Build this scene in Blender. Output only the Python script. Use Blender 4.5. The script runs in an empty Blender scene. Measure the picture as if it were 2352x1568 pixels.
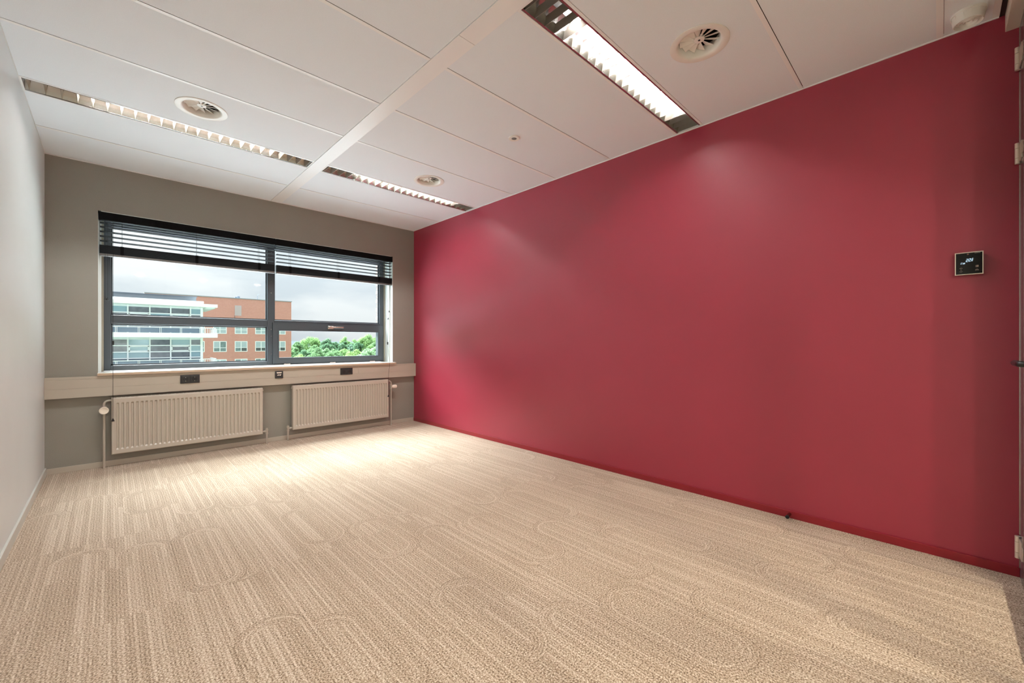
import bpy, bmesh, math, random
from mathutils import Vector, Matrix
random.seed(7)
C = bpy.context.scene.collection
SC = bpy.context.scene
PI = math.pi
W, H, YB = 3.6, 2.774, -5.633          # room width, ceiling height, partition line (window wall at y = 0)

# ------------------------------------------------------------------ camera
cam = bpy.data.cameras.new('camera')
cam.sensor_width = 36.0
cam.lens = 951.7 / 2352 * 36.0
cam.shift_y = 1.43 / 2352
cam.clip_start = 0.02
cam.clip_end = 3000
co = bpy.data.objects.new('camera', cam)
C.objects.link(co)
co.location = (0.4065, -5.3597, 1.1469)
co.rotation_euler = (PI / 2, 0, -0.7698)
SC.camera = co

# ------------------------------------------------------------------ view / render feel
SC.view_settings.view_transform = 'Standard'
SC.view_settings.look = 'None'
SC.view_settings.exposure = 0.52
SC.view_settings.gamma = 1.0
SC.view_settings.use_curve_mapping = False
SC.cycles.use_denoising = True
SC.cycles.use_adaptive_sampling = True
SC.cycles.adaptive_threshold = 0.05
SC.cycles.max_bounces = 8
SC.cycles.diffuse_bounces = 5
SC.cycles.glossy_bounces = 3
SC.cycles.transparent_max_bounces = 10
SC.cycles.sample_clamp_indirect = 4.0
SC.cycles.caustics_reflective = False
SC.cycles.caustics_refractive = False

LAMP = 420.0          # radiance of the fluorescent tubes
SKY = 0.62            # radiance of the overcast sky at the horizon

# ------------------------------------------------------------------ world: overcast sky with soft cloud
wd = bpy.data.worlds.new('overcast')
SC.world = wd
wd.use_nodes = True
nt = wd.node_tree
nt.nodes.clear()
N = lambda t, n=nt: n.nodes.new(t)
tc = N('ShaderNodeTexCoord')
sep = N('ShaderNodeSeparateXYZ')
nt.links.new(tc.outputs['Generated'], sep.inputs[0])
mp = N('ShaderNodeMapping')
mp.inputs['Scale'].default_value = (1.0, 1.0, 3.2)
nt.links.new(tc.outputs['Generated'], mp.inputs['Vector'])
no = N('ShaderNodeTexNoise')
no.inputs['Scale'].default_value = 3.2
no.inputs['Detail'].default_value = 6
no.inputs['Roughness'].default_value = 0.5
nt.links.new(mp.outputs[0], no.inputs['Vector'])
cr = N('ShaderNodeValToRGB')
cr.color_ramp.elements[0].position = 0.40
cr.color_ramp.elements[0].color = (0.70, 0.77, 0.84, 1)
cr.color_ramp.elements[1].position = 0.60
cr.color_ramp.elements[1].color = (0.94, 0.97, 1.0, 1)
nt.links.new(no.outputs['Fac'], cr.inputs[0])
mx = N('ShaderNodeMath'); mx.operation = 'MAXIMUM'; mx.inputs[1].default_value = 0.0
nt.links.new(sep.outputs['Z'], mx.inputs[0])
ma = N('ShaderNodeMath'); ma.operation = 'MULTIPLY_ADD'
ma.inputs[1].default_value = 2.0 * SKY      # standard overcast sky: zenith three times the horizon
ma.inputs[2].default_value = SKY
nt.links.new(mx.outputs[0], ma.inputs[0])
bg = N('ShaderNodeBackground')
nt.links.new(cr.outputs[0], bg.inputs['Color'])
nt.links.new(ma.outputs[0], bg.inputs['Strength'])
wo = N('ShaderNodeOutputWorld')
nt.links.new(bg.outputs[0], wo.inputs['Surface'])


# added sun lamp, wide and soft: stands in for stronger daylight through the window
sl = bpy.data.lights.new('added_sun', 'SUN')
sl.energy = 32.0
sl.angle = math.radians(60)
sl.color = (0.89, 0.97, 1.0)
so = bpy.data.objects.new('added_sun', sl)
C.objects.link(so)
so.rotation_euler = Vector((-0.36, 0.66, 1.20)).to_track_quat('Z', 'Y').to_euler()


# ------------------------------------------------------------------ helpers: materials
def s2l(c):
    return tuple((x / 12.92 if x <= 0.04045 else ((x + 0.055) / 1.055) ** 2.4) for x in [v / 255 for v in c])


MATS = {}


def mat(name, rgb, rough=0.5, metal=0.0, spec=0.5, noise=None, bump=None, emit=None):
    """rgb: sRGB 0-255.  noise=(scale, amount) colour grain.  bump=(scale, strength, distance)."""
    if name in MATS:
        return MATS[name]
    m = bpy.data.materials.new(name)
    m.use_nodes = True
    t = m.node_tree
    b = t.nodes['Principled BSDF']
    col = s2l(rgb)
    b.inputs['Base Color'].default_value = (*col, 1)
    b.inputs['Roughness'].default_value = rough
    b.inputs['Metallic'].default_value = metal
    b.inputs['Specular IOR Level'].default_value = spec
    tcn = None
    if noise or bump:
        tcn = t.nodes.new('ShaderNodeTexCoord')
    if noise:
        n = t.nodes.new('ShaderNodeTexNoise')
        n.inputs['Scale'].default_value = noise[0]
        n.inputs['Detail'].default_value = 3
        t.links.new(tcn.outputs['Object'], n.inputs['Vector'])
        r = t.nodes.new('ShaderNodeValToRGB')
        a = noise[1]
        r.color_ramp.elements[0].position = 0.3
        r.color_ramp.elements[1].position = 0.7
        r.color_ramp.elements[0].color = (*[x * (1 - a) for x in col], 1)
        r.color_ramp.elements[1].color = (*[min(1, x * (1 + a)) for x in col], 1)
        t.links.new(n.outputs['Fac'], r.inputs[0])
        t.links.new(r.outputs[0], b.inputs['Base Color'])
    if bump:
        n = t.nodes.new('ShaderNodeTexNoise')
        n.inputs['Scale'].default_value = bump[0]
        n.inputs['Detail'].default_value = 4
        t.links.new(tcn.outputs['Object'], n.inputs['Vector'])
        bp = t.nodes.new('ShaderNodeBump')
        bp.inputs['Strength'].default_value = bump[1]
        bp.inputs['Distance'].default_value = bump[2]
        t.links.new(n.outputs['Fac'], bp.inputs['Height'])
        t.links.new(bp.outputs[0], b.inputs['Normal'])
    if emit:
        b.inputs['Emission Color'].default_value = (*s2l(emit[0]), 1)
        b.inputs['Emission Strength'].default_value = emit[1]
    MATS[name] = m
    return m


def glass_mat(name, tint=(0.97, 0.99, 0.98), refl=1.0):
    m = bpy.data.materials.new(name)
    m.use_nodes = True
    t = m.node_tree
    t.nodes.clear()
    o = t.nodes.new('ShaderNodeOutputMaterial')
    tr = t.nodes.new('ShaderNodeBsdfTransparent')
    tr.inputs[0].default_value = (*tint, 1)
    gl = t.nodes.new('ShaderNodeBsdfGlossy')
    gl.inputs['Roughness'].default_value = 0.02
    lw = t.nodes.new('ShaderNodeLayerWeight')           # Schlick reflectance, the same from both sides of the pane
    lw.inputs['Blend'].default_value = 0.5
    pw = t.nodes.new('ShaderNodeMath'); pw.operation = 'POWER'; pw.inputs[1].default_value = 5.0
    t.links.new(lw.outputs['Facing'], pw.inputs[0])
    mm = t.nodes.new('ShaderNodeMath'); mm.operation = 'MULTIPLY_ADD'
    mm.inputs[1].default_value = 0.9 * refl
    mm.inputs[2].default_value = 0.03 * refl
    t.links.new(pw.outputs[0], mm.inputs[0])
    mi = t.nodes.new('ShaderNodeMixShader')
    t.links.new(mm.outputs[0], mi.inputs[0])
    t.links.new(tr.outputs[0], mi.inputs[1])
    t.links.new(gl.outputs[0], mi.inputs[2])
    t.links.new(mi.outputs[0], o.inputs['Surface'])
    MATS[name] = m
    return m


# ------------------------------------------------------------------ helpers: geometry
def BM():
    return bmesh.new()


def box(bm, x0, x1, y0, y1, z0, z1, bev=0.0):
    v = [bm.verts.new(p) for p in ((x0, y0, z0), (x1, y0, z0), (x1, y1, z0), (x0, y1, z0),
                                   (x0, y0, z1), (x1, y0, z1), (x1, y1, z1), (x0, y1, z1))]
    f = [bm.faces.new([v[i] for i in q]) for q in
         ((0, 3, 2, 1), (4, 5, 6, 7), (0, 1, 5, 4), (1, 2, 6, 5), (2, 3, 7, 6), (3, 0, 4, 7))]
    if bev > 0:
        es = list({e for q in f for e in q.edges})
        bmesh.ops.bevel(bm, geom=es, offset=bev, segments=2, affect='EDGES', profile=0.5)
    return bm


def frame_of(d):
    d = Vector(d).normalized()
    a = Vector((0, 0, 1)) if abs(d.z) < 0.9 else Vector((1, 0, 0))
    u = d.cross(a).normalized()
    return u, d.cross(u).normalized()


def tube(bm, pts, r, n=10, caps=True):
    pts = [Vector(p) for p in pts]
    rs = r if isinstance(r, (list, tuple)) else [r] * len(pts)
    rings = []
    u = None
    for i, p in enumerate(pts):
        if i == 0:
            d = pts[1] - p
        elif i == len(pts) - 1:
            d = p - pts[i - 1]
        else:
            d = (pts[i + 1] - p).normalized() + (p - pts[i - 1]).normalized()
        d.normalize()
        if u is None:
            u, w = frame_of(d)
        else:
            u = (u - d * u.dot(d)).normalized()
            w = d.cross(u)
        rings.append([bm.verts.new(p + (u * math.cos(2 * PI * k / n) + w * math.sin(2 * PI * k / n)) * rs[i])
                      for k in range(n)])
    for a, b in zip(rings, rings[1:]):
        for k in range(n):
            bm.faces.new((a[k], a[(k + 1) % n], b[(k + 1) % n], b[k]))
    if caps:
        bm.faces.new(rings[0][::-1])
        bm.faces.new(rings[-1])
    return bm


def arc_pts(c, r, a0, a1, n, plane='xz'):
    out = []
    for i in range(n + 1):
        a = a0 + (a1 - a0) * i / n
        d = (r * math.cos(a), r * math.sin(a))
        out.append((c[0] + d[0], c[1], c[2] + d[1]) if plane == 'xz' else (c[0] + d[0], c[1] + d[1], c[2]))
    return out


def lathe(bm, prof, n=40, c=(0, 0, 0), axis='z', close=False):
    """prof: (r, h) pairs turned around the axis through c."""
    def P(r, h, a):
        x, y = r * math.cos(a), r * math.sin(a)
        if axis == 'z':
            return (c[0] + x, c[1] + y, c[2] + h)
        if axis == 'x':
            return (c[0] + h, c[1] + x, c[2] + y)
        return (c[0] + x, c[1] + h, c[2] + y)
    rings = []
    for r, h in prof:
        if r < 1e-6:
            rings.append([bm.verts.new(P(0, h, 0))])
        else:
            rings.append([bm.verts.new(P(r, h, 2 * PI * k / n)) for k in range(n)])
    prs = list(zip(rings, rings[1:]))
    if close:
        prs.append((rings[-1], rings[0]))
    for a, b in prs:
        for k in range(n):
            q = [a[k % len(a)], a[(k + 1) % len(a)], b[(k + 1) % len(b)], b[k % len(b)]]
            q = list(dict.fromkeys(q))
            if len(q) > 2:
                try:
                    bm.faces.new(q)
                except ValueError:
                    pass
    return bm


def prism(bm, poly, x0, x1, axis='x'):
    """poly: (a, b) outline; axis x -> (y, z); axis y -> (x, z); axis z -> (x, y)."""
    def P(t, a, b):
        return {'x': (t, a, b), 'y': (a, t, b), 'z': (a, b, t)}[axis]
    A = [bm.verts.new(P(x0, *p)) for p in poly]
    B = [bm.verts.new(P(x1, *p)) for p in poly]
    n = len(poly)
    for k in range(n):
        bm.faces.new((A[k], A[(k + 1) % n], B[(k + 1) % n], B[k]))
    bm.faces.new(A[::-1])
    bm.faces.new(B)
    return bm


def obj(name, bm, m, parent=None, smooth=False, loc=None):
    bmesh.ops.recalc_face_normals(bm, faces=bm.faces[:])
    me = bpy.data.meshes.new(name)
    bm.to_mesh(me)
    bm.free()
    if smooth:
        for p in me.polygons:
            p.use_smooth = True
        try:
            me.set_sharp_from_angle(angle=math.radians(38))
        except Exception:
            pass
    for q in (m if isinstance(m, (list, tuple)) else [m]):
        me.materials.append(q)
    o = bpy.data.objects.new(name, me)
    C.objects.link(o)
    if parent:
        o.parent = parent
    if loc:
        o.location = loc
    return o


def tag(o, label=None, cat=None, group=None, kind=None):
    if label: o['label'] = label
    if cat: o['category'] = cat
    if group: o['group'] = group
    if kind: o['kind'] = kind
    return o


def thing(name, label, cat, loc=(0, 0, 0), group=None, kind=None, rot=None):
    o = bpy.data.objects.new(name, None)
    o.empty_display_size = 0.1
    C.objects.link(o)
    o.location = loc
    if rot: o.rotation_euler = rot
    return tag(o, label, cat, group, kind)


def bxo(name, dims, m, parent=None, bev=0.0):
    return obj(name, box(BM(), *dims, bev), m, parent)


def dup(o, parent, loc=None, rot=None):
    c = o.copy()
    C.objects.link(c)
    c.parent = parent
    if loc is not None: c.location = loc
    if rot is not None: c.rotation_euler = rot
    return c


# ------------------------------------------------------------------ materials
M_RED = mat('red satin wall paint', (152, 31, 56), 0.45, spec=0.9, noise=(3.0, 0.03), bump=(260, 0.05, 0.002))
M_REDB = mat('red baseboard paint', (138, 30, 40), 0.3)
M_TAUPE = mat('taupe textured wall paint', (144, 139, 130), 0.55, noise=(4, 0.02), bump=(150, 0.35, 0.004))
M_LEFT = mat('pale grey satin wall paint', (216, 221, 220), 0.42, spec=0.5, noise=(3, 0.015), bump=(260, 0.04, 0.002))
M_TAUPET = mat('taupe lacquer', (184, 174, 160), 0.4)
M_GREYB = mat('pale grey baseboard paint', (202, 202, 194), 0.35)
M_PANEL = mat('ceiling tile', (237, 243, 249), 0.9, spec=0.2, noise=(420, 0.05), bump=(500, 0.12, 0.001))
M_METAL = mat('white coated metal', (246, 247, 248), 0.35, noise=(2, 0.01))
M_VOID = mat('dark ceiling void', (40, 38, 36), 0.9)
M_WHITE = mat('white plastic', (240, 238, 233), 0.35)
M_ALU = mat('anodised aluminium louver', (196, 192, 186), 0.22, metal=1.0)
M_LOUV = mat('satin aluminium louver blade', (152, 143, 132), 0.32, metal=0.5)
M_RAIL = mat('polished aluminium rail', (176, 172, 170), 0.12, metal=1.0)
M_ANTH = mat('anthracite window coating', (62, 68, 75), 0.38)
M_SASH = mat('anthracite sash coating', (66, 72, 78), 0.36)
M_BLACKB = mat('black blind lacquer', (17, 17, 18), 0.75, spec=0.08)
M_BLIND2 = mat('dark grey blind slat', (30, 33, 37), 0.6, spec=0.2)
M_CORD = mat('black cord', (24, 24, 25), 0.7)
M_BRAIL = mat('grey bottom rail', (104, 100, 98), 0.45)
M_REVEAL = mat('white reveal board', (214, 219, 217), 0.5)
M_STRIP = mat('beige glazing strip', (150, 143, 128), 0.6)
M_SILL = mat('cream laminate sill', (222, 218, 210), 0.25)
M_SILLE = mat('beige sill edge', (196, 172, 148), 0.4)
M_RAD = mat('radiator enamel', (188, 178, 165), 0.35)
M_PIPE = mat('painted heating pipe', (178, 168, 155), 0.4)
M_KNOB = mat('ivory plastic knob', (236, 226, 212), 0.35)
M_SOCK = mat('black socket plastic', (44, 44, 46), 0.4)
M_SOCKD = mat('black socket recess', (26, 26, 27), 0.5)
M_CHROME = mat('chrome', (214, 210, 204), 0.12, metal=1.0)
M_STEEL = mat('brushed stainless steel', (200, 194, 186), 0.25, metal=1.0)
M_NICKEL = mat('satin nickel', (228, 216, 202), 0.3, metal=0.45)
M_BLACK = mat('black coated metal', (22, 22, 23), 0.35)
M_RUB = mat('black rubber', (20, 20, 21), 0.7)
M_SCREEN = mat('black glass screen', (16, 17, 18), 0.12)
M_DIGIT = mat('pale blue display digits', (190, 222, 245), 0.4, emit=((190, 222, 245), 0.75))
M_ICON = mat('pale printed icons', (206, 190, 176), 0.5)
M_BEIGE = mat('beige lacquered beam', (214, 204, 190), 0.45)
M_GLASS = glass_mat('clear window glass', refl=0.35)
M_PGLASS = glass_mat('partition glass', (0.93, 0.96, 0.95), 0.8)
M_CREAM = mat('cream plastic bezel', (238, 235, 229), 0.35)


def carpet_material():
    m = bpy.data.materials.new('beige patterned loop carpet')
    m.use_nodes = True
    t = m.node_tree
    b = t.nodes['Principled BSDF']
    L = t.links.new

    def val(x):
        return x

    def mth(op, a, bb=None, c=None):
        n = t.nodes.new('ShaderNodeMath')
        n.operation = op
        for i, q in enumerate((a, bb, c)):
            if q is None: continue
            if isinstance(q, (int, float)): n.inputs[i].default_value = q
            else: L(q, n.inputs[i])
        return n.outputs[0]

    def wn(x, y, z=0.0):
        cb = t.nodes.new('ShaderNodeCombineXYZ')
        for i, q in enumerate((x, y, z)):
            if isinstance(q, (int, float)): cb.inputs[i].default_value = q
            else: L(q, cb.inputs[i])
        n = t.nodes.new('ShaderNodeTexWhiteNoise')
        n.noise_dimensions = '3D'
        L(cb.outputs[0], n.inputs['Vector'])
        return n.outputs['Value']
    tcn = t.nodes.new('ShaderNodeTexCoord')
    sp = t.nodes.new('ShaderNodeSeparateXYZ')
    L(tcn.outputs['Object'], sp.inputs[0])
    X, Y = sp.outputs[0], sp.outputs[1]
    # half-metre carpet tiles: each shifts the drawing a little
    tx, ty = mth('FLOOR', mth('DIVIDE', X, 0.5)), mth('FLOOR', mth('DIVIDE', Y, 1.0))
    tr = wn(tx, ty, 3.0)
    w, h, c0 = 0.25, 0.52, 0.19
    xs = mth('MULTIPLY_ADD', tr, 0.11, X)
    col = mth('FLOOR', mth('DIVIDE', xs, w))
    fx = mth('SUBTRACT', mth('SUBTRACT', xs, mth('MULTIPLY', col, w)), w / 2)
    yy = mth('ADD', Y, mth('MULTIPLY', wn(col, 5.0, 1.0), 3.7))
    row = mth('FLOOR', mth('DIVIDE', yy, h))
    fy = mth('SUBTRACT', yy, mth('MULTIPLY', row, h))
    rnd = wn(col, row, 7.0)
    flip = mth('GREATER_THAN', mth('FRACT', mth('MULTIPLY_ADD', row, 0.5, 0.25)), 0.5)
    flip = mth('SUBTRACT', 1.0, flip)
    fyf = mth('ADD', mth('MULTIPLY', flip, mth('SUBTRACT', h, fy)),
              mth('MULTIPLY', mth('SUBTRACT', 1.0, flip), fy))
    fyc = mth('MAXIMUM', mth('SUBTRACT', fyf, mth('MULTIPLY_ADD', wn(col, row, 11.0), 0.32, 0.03)), 0.0)
    r = mth('SQRT', mth('ADD', mth('MULTIPLY', fx, fx), mth('MULTIPLY', fyc, fyc)))
    axx = mth('ABSOLUTE', fx)
    inside = mth('MULTIPLY', mth('MULTIPLY', mth('LESS_THAN', r, w / 2), mth('GREATER_THAN', r, w / 2 - 0.062)), mth('LESS_THAN', rnd, 0.62))
    u = mth('ADD', mth('MULTIPLY', inside, r), mth('MULTIPLY', mth('SUBTRACT', 1.0, inside), axx))
    p = 0.0125
    k = mth('FLOOR', mth('DIVIDE', u, p))
    fr = mth('FRACT', mth('DIVIDE', u, p))
    prof = mth('SINE', mth('MULTIPLY', fr, PI))
    side = mth('GREATER_THAN', fx, 0.0)
    rib = wn(mth('ADD', k, mth('MULTIPLY', side, 57.0)), mth('ADD', col, mth('MULTIPLY', inside, 31.0)),
             mth('ADD', ty, mth('MULTIPLY', tr, 10.0)))
    rib = mth('POWER', rib, 2.0)
    n1 = t.nodes.new('ShaderNodeTexNoise')
    n1.inputs['Scale'].default_value = 170
    n1.inputs['Detail'].default_value = 2
    L(tcn.outputs['Object'], n1.inputs['Vector'])
    n2 = t.nodes.new('ShaderNodeTexNoise')
    n2.inputs['Scale'].default_value = 2.5
    L(tcn.outputs['Object'], n2.inputs['Vector'])
    bead = n1.outputs['Fac']
    tone = mth('MULTIPLY_ADD', rib, 0.19, 0.35)
    tone = mth('ADD', tone, mth('MULTIPLY', mth('SUBTRACT', bead, 0.5), 2.3))
    tone = mth('ADD', tone, mth('MULTIPLY', mth('SUBTRACT', prof, 0.6), 0.19))
    tone = mth('ADD', tone, mth('MULTIPLY', mth('SUBTRACT', n2.outputs['Fac'], 0.5), 0.12))
    # rim of every arc is a slightly deeper groove
    rim = mth('MULTIPLY', mth('LESS_THAN', mth('ABSOLUTE', mth('SUBTRACT', r, w / 2)), 0.003), mth('LESS_THAN', rnd, 0.62))
    tone = mth('SUBTRACT', tone, mth('MULTIPLY', rim, 0.10))
    cr = t.nodes.new('ShaderNodeValToRGB')
    e = cr.color_ramp.elements
    e[0].position = 0.0
    e[0].color = (*s2l((106, 84, 63)), 1)
    e[1].position = 1.0
    e[1].color = (*s2l((232, 219, 203)), 1)
    q = e.new(0.42)
    q.color = (*s2l((178, 156, 132)), 1)
    L(tone, cr.inputs[0])
    L(cr.outputs[0], b.inputs['Base Color'])
    b.inputs['Roughness'].default_value = 0.85
    b.inputs['Specular IOR Level'].default_value = 0.25
    b.inputs['Sheen Weight'].default_value = 0.25
    b.inputs['Sheen Roughness'].default_value = 0.4
    bp = t.nodes.new('ShaderNodeBump')
    bp.inputs['Strength'].default_value = 0.55
    bp.inputs['Distance'].default_value = 0.004
    L(tone, bp.inputs['Height'])
    L(bp.outputs[0], b.inputs['Normal'])
    return m


M_CARPET = carpet_material()

# ================================================================== THE ROOM
fl = bxo('floor', (-0.3, W + 0.3, -7.8, 0.0, -0.25, 0.0), M_CARPET)
tag(fl, 'beige loop-pile carpet floor with raised arc and stripe pattern', 'floor', kind='structure')

# walls
OX0, OX1, OZ0, OZ1 = 0.325, 3.262, 0.840, 2.352          # window opening in the plaster
bm = BM()
box(bm, -0.3, OX0, 0, 0.36, -0.25, 3.0)
box(bm, OX1, W + 0.3, 0, 0.36, -0.25, 3.0)
box(bm, OX0, OX1, 0, 0.36, -0.25, OZ0)
box(bm, OX0, OX1, 0, 0.36, OZ1, 3.0)
wf = obj('wall_front', bm, M_TAUPE)
tag(wf, 'taupe textured plaster wall around the window', 'wall', kind='structure')
wr = bxo('wall_right', (W, W + 0.3, YB - 0.05, 0.0, -0.25, 3.0), M_RED)
tag(wr, 'deep red painted side wall', 'wall', kind='structure')
wl = bxo('wall_left', (-0.3, 0, -7.8, 0.0, -0.25, 3.0), M_LEFT)
tag(wl, 'pale grey painted wall at the left edge of the photo', 'wall', kind='structure')

# outside brick jamb of our own facade, seen past the right window frame
M_BRK = mat('grey brown facing brick', (118, 100, 92), 0.85, noise=(60, 0.2), bump=(90, 0.4, 0.004))
for i in range(24):
    o = bxo('brick', (3.232 + (0.012 if i % 2 else 0.0), 3.5, 0.362, 0.46, 0, 0.052), M_BRK, wf, 0.002)
    o.location = (0, 0, 0.85 + i * 0.0625)

b1 = bxo('baseboard_front', (0.0, W - 0.012, -0.012, 0.0, 0.0, 0.050), M_TAUPET, bev=0.002)
tag(b1, 'taupe painted baseboard below the radiators', 'baseboard', kind='structure')
b2 = bxo('baseboard_right', (W - 0.012, W, YB, 0.0, 0.0, 0.046), M_REDB, bev=0.002)
tag(b2, 'dark red painted baseboard along the red wall', 'baseboard', kind='structure')
b3 = bxo('baseboard_left', (0.0, 0.012, -5.6, -0.012, 0.0, 0.064), M_GREYB, bev=0.002)
tag(b3, 'pale grey baseboard along the left wall', 'baseboard', kind='structure')

# ------------------------------------------------------------------ ceiling: slab, panels, profiles, rail
ce = bxo('ceiling', (-0.3, W + 0.3, -7.8, 0.36, 2.95, 3.1), M_VOID)
tag(ce, 'white suspended office ceiling of long panels', 'ceiling', kind='structure')
RX0, RX1 = 1.7306, 1.8399
rows = [(-0.010, -0.634), (-0.656, -1.236), (-1.452, -2.067), (-2.089, -2.684), (-2.706, -3.305),
        (-3.328, -3.914), (-4.131, -4.733), (-4.755, -5.350), (-5.376, -5.545)]
VENTS = [(0.865, -1.772), (2.716, -1.772), (2.716, -4.446)]
HOLES = {(2.717, -3.000): 0.03}


def panel(x0, x1, y0, y1, hole=None, r=0.0):
    """ceiling panel with 15 mm thickness; a round hole where a diffuser sits."""
    bm = BM()
    if not hole:
        box(bm, x0, x1, y1, y0, H, H + 0.015)
    else:
        n = 48
        cx, cy = hole
        for z, flip in ((H, False), (H + 0.015, True)):
            ring = [bm.verts.new((cx + r * math.cos(2 * PI * k / n), cy + r * math.sin(2 * PI * k / n), z)) for k in range(n)]
            outer = []
            for k in range(n):
                a = 2 * PI * k / n
                dx, dy = math.cos(a), math.sin(a)
                t = min(((x1 - cx) / dx if dx > 1e-9 else 1e9), ((x0 - cx) / dx if dx < -1e-9 else 1e9),
                        ((y0 - cy) / dy if dy > 1e-9 else 1e9), ((y1 - cy) / dy if dy < -1e-9 else 1e9))
                outer.append(bm.verts.new((cx + dx * t, cy + dy * t, z)))
            for k in range(n):
                bm.faces.new((ring[k], ring[(k + 1) % n], outer[(k + 1) % n], outer[k]))
            for (qx, qy) in ((x0, y0), (x1, y0), (x0, y1), (x1, y1)):
                ang = math.atan2(qy - cy, qx - cx) % (2 * PI)
                k = int(ang / (2 * PI / n)) % n
                cv = bm.verts.new((qx, qy, z))
                bm.faces.new((outer[k], cv, outer[(k + 1) % n]))
    return bm


for y0, y1 in rows:
    for x0, x1 in ((0.004, RX0 - 0.002), (RX1 + 0.002, W - 0.008)):
        hole = next((v for v in VENTS if x0 < v[0] < x1 and y1 < v[1] < y0), None)
        obj('ceiling_panel', panel(x0, x1, y0, y1, hole, 0.125), M_PANEL, ce)
for yj in (-0.654, -2.087, -2.704, -3.326, -4.753):
    for x0, x1 in ((0.004, RX0 - 0.002), (RX1 + 0.002, W - 0.008)):
        bxo('ceiling_profile', (x0, x1, yj + 0.0008, yj + 0.0225, H - 0.0016, H - 0.0001), M_METAL, ce)
for x0, x1 in ((0.004, RX0 - 0.002), (RX1 + 0.002, W - 0.008)):
    bxo('ceiling_profile', (x0, x1, -5.3745, -5.3485, H - 0.0016, H - 0.0001), M_METAL, ce)
    bxo('ceiling_profile', (x0, x1, -5.568, -5.5435, H - 0.0016, H - 0.0001), M_METAL, ce)
bxo('ceiling_rail', (RX0, RX1, -3.589, -0.008, H - 0.004, H + 0.014), M_METAL, ce, 0.001)
bxo('ceiling_rail', (RX0, RX1, -5.567, -3.591, H - 0.004, H + 0.014), M_METAL, ce, 0.001)
bxo('edge_trim', (0.0, W, -0.009, -0.0005, H - 0.006, H + 0.014), M_METAL, ce)
bxo('edge_trim', (W - 0.007, W - 0.0005, -5.567, -0.01, H - 0.006, H + 0.014), M_METAL, ce)
bxo('edge_trim', (0.0005, 0.003, -5.567, -0.01, H - 0.002, H + 0.014), M_METAL, ce)

# beam and black track above the glass partition
t1 = bxo('trim_1', (0.0, W, YB, -5.587, 2.686, 2.95), M_BEIGE, bev=0.0015)
tag(t1, 'beige boxed beam over the glass partition door', 'beam', kind='structure')
t2 = bxo('trim_2', (0.0, W, -5.5865, -5.5685, H - 0.003, 2.95), M_BLACK)
tag(t2, 'black recessed track strip beside the beige beam', 'track', kind='structure')

# ------------------------------------------------------------------ partition and glass door behind / beside the camera
wb = thing('wall_back', 'glass office partition with grey posts and black frame', 'partition', (0, 0, 0), kind='structure')
bm = BM()
box(bm, 3.435, 3.6, YB - 0.05, YB, 0, 2.686)
obj('post', bm, mat('grey glossy post', (150, 142, 150), 0.2, metal=0.6), wb)
bxo('post_edge', (3.592, 3.5995, YB, YB + 0.0025, 0.0, 2.686), M_STEEL, wb)
bxo('post_edge', (3.437, 3.446, YB, YB + 0.0025, 0.0, 2.686), M_STEEL, wb)
for x0, x1 in ((0.0, 0.045), (1.22, 1.265), (2.44, 2.485)):
    bxo('frame_post', (x0, x1, YB - 0.05, YB, 0, 2.686), M_BLACK, wb)
for x0, x1 in ((0.045, 1.22), (1.265, 2.44)):
    bxo('frame_rail', (x0, x1, YB - 0.05, YB, 0, 0.05), M_BLACK, wb)
    bxo('frame_rail', (x0, x1, YB - 0.05, YB, 2.64, 2.686), M_BLACK, wb)
    bxo('pane', (x0, x1, YB - 0.03, YB - 0.02, 0.05, 2.64), M_PGLASS, wb)
d1 = thing('door_1', 'black framed glass door hinged beside the red wall', 'door', (0, 0, 0), kind='structure')
for x0, x1, z0, z1, nm in ((2.50, 2.57, 0.015, 2.67, 'stile'), (3.355, 3.425, 0.015, 2.67, 'stile'),
                           (2.57, 3.355, 0.015, 0.12, 'rail'), (2.57, 3.355, 2.60, 2.67, 'rail')):
    bxo(nm, (x0, x1, YB - 0.048, YB - 0.004, z0, z1), M_BLACK, d1, 0.004)
bxo('pane', (2.57, 3.355, YB - 0.03, YB - 0.02, 0.12, 2.60), M_PGLASS, d1)
for z0, z1 in ((2.469, 2.578), (2.013, 2.113), (0.098, 0.205)):
    hz = (z1 - z0)
    hg = obj('hinge', tube(BM(), [(3.575, YB + 0.009, z0 + hz * 0.27), (3.575, YB + 0.009, z0 + hz * 0.73)], 0.0095, 16), M_NICKEL, d1, True)
    for a, bz in ((0.0, 0.255), (0.745, 1.0)):
        obj('knuckle', tube(BM(), [(3.575, YB + 0.009, z0 + hz * a), (3.575, YB + 0.009, z0 + hz * bz)], 0.0095, 16), M_NICKEL, hg, True)
    bxo('hinge_plate', (3.50, 3.57, YB + 0.0005, YB + 0.004, z0 + hz * 0.1, z1 - hz * 0.1), M_NICKEL, hg)
    bxo('hinge_plate', (3.448, 3.50, YB + 0.0005, YB + 0.0035, z0 + hz * 0.27, z0 + hz * 0.73), M_NICKEL, hg)
lv = obj('lever_handle', tube(BM(), [(2.60, YB - 0.004, 1.073), (2.60, -5.558, 1.073)] +
                              [(2.60 + 0.011 * (1 - math.cos(a)), -5.558 + 0.011 * math.sin(a), 1.073) for a in (0.5, 1.0, 1.57)] +
                              [(2.72, -5.547, 1.073)], 0.0105, 14), M_BLACK, d1, True)
obj('rose', lathe(BM(), [(0, 0), (0.026, 0), (0.026, 0.008), (0, 0.008)], 24, (2.60, YB - 0.004, 1.073), 'y'), M_BLACK, lv, True)

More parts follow.
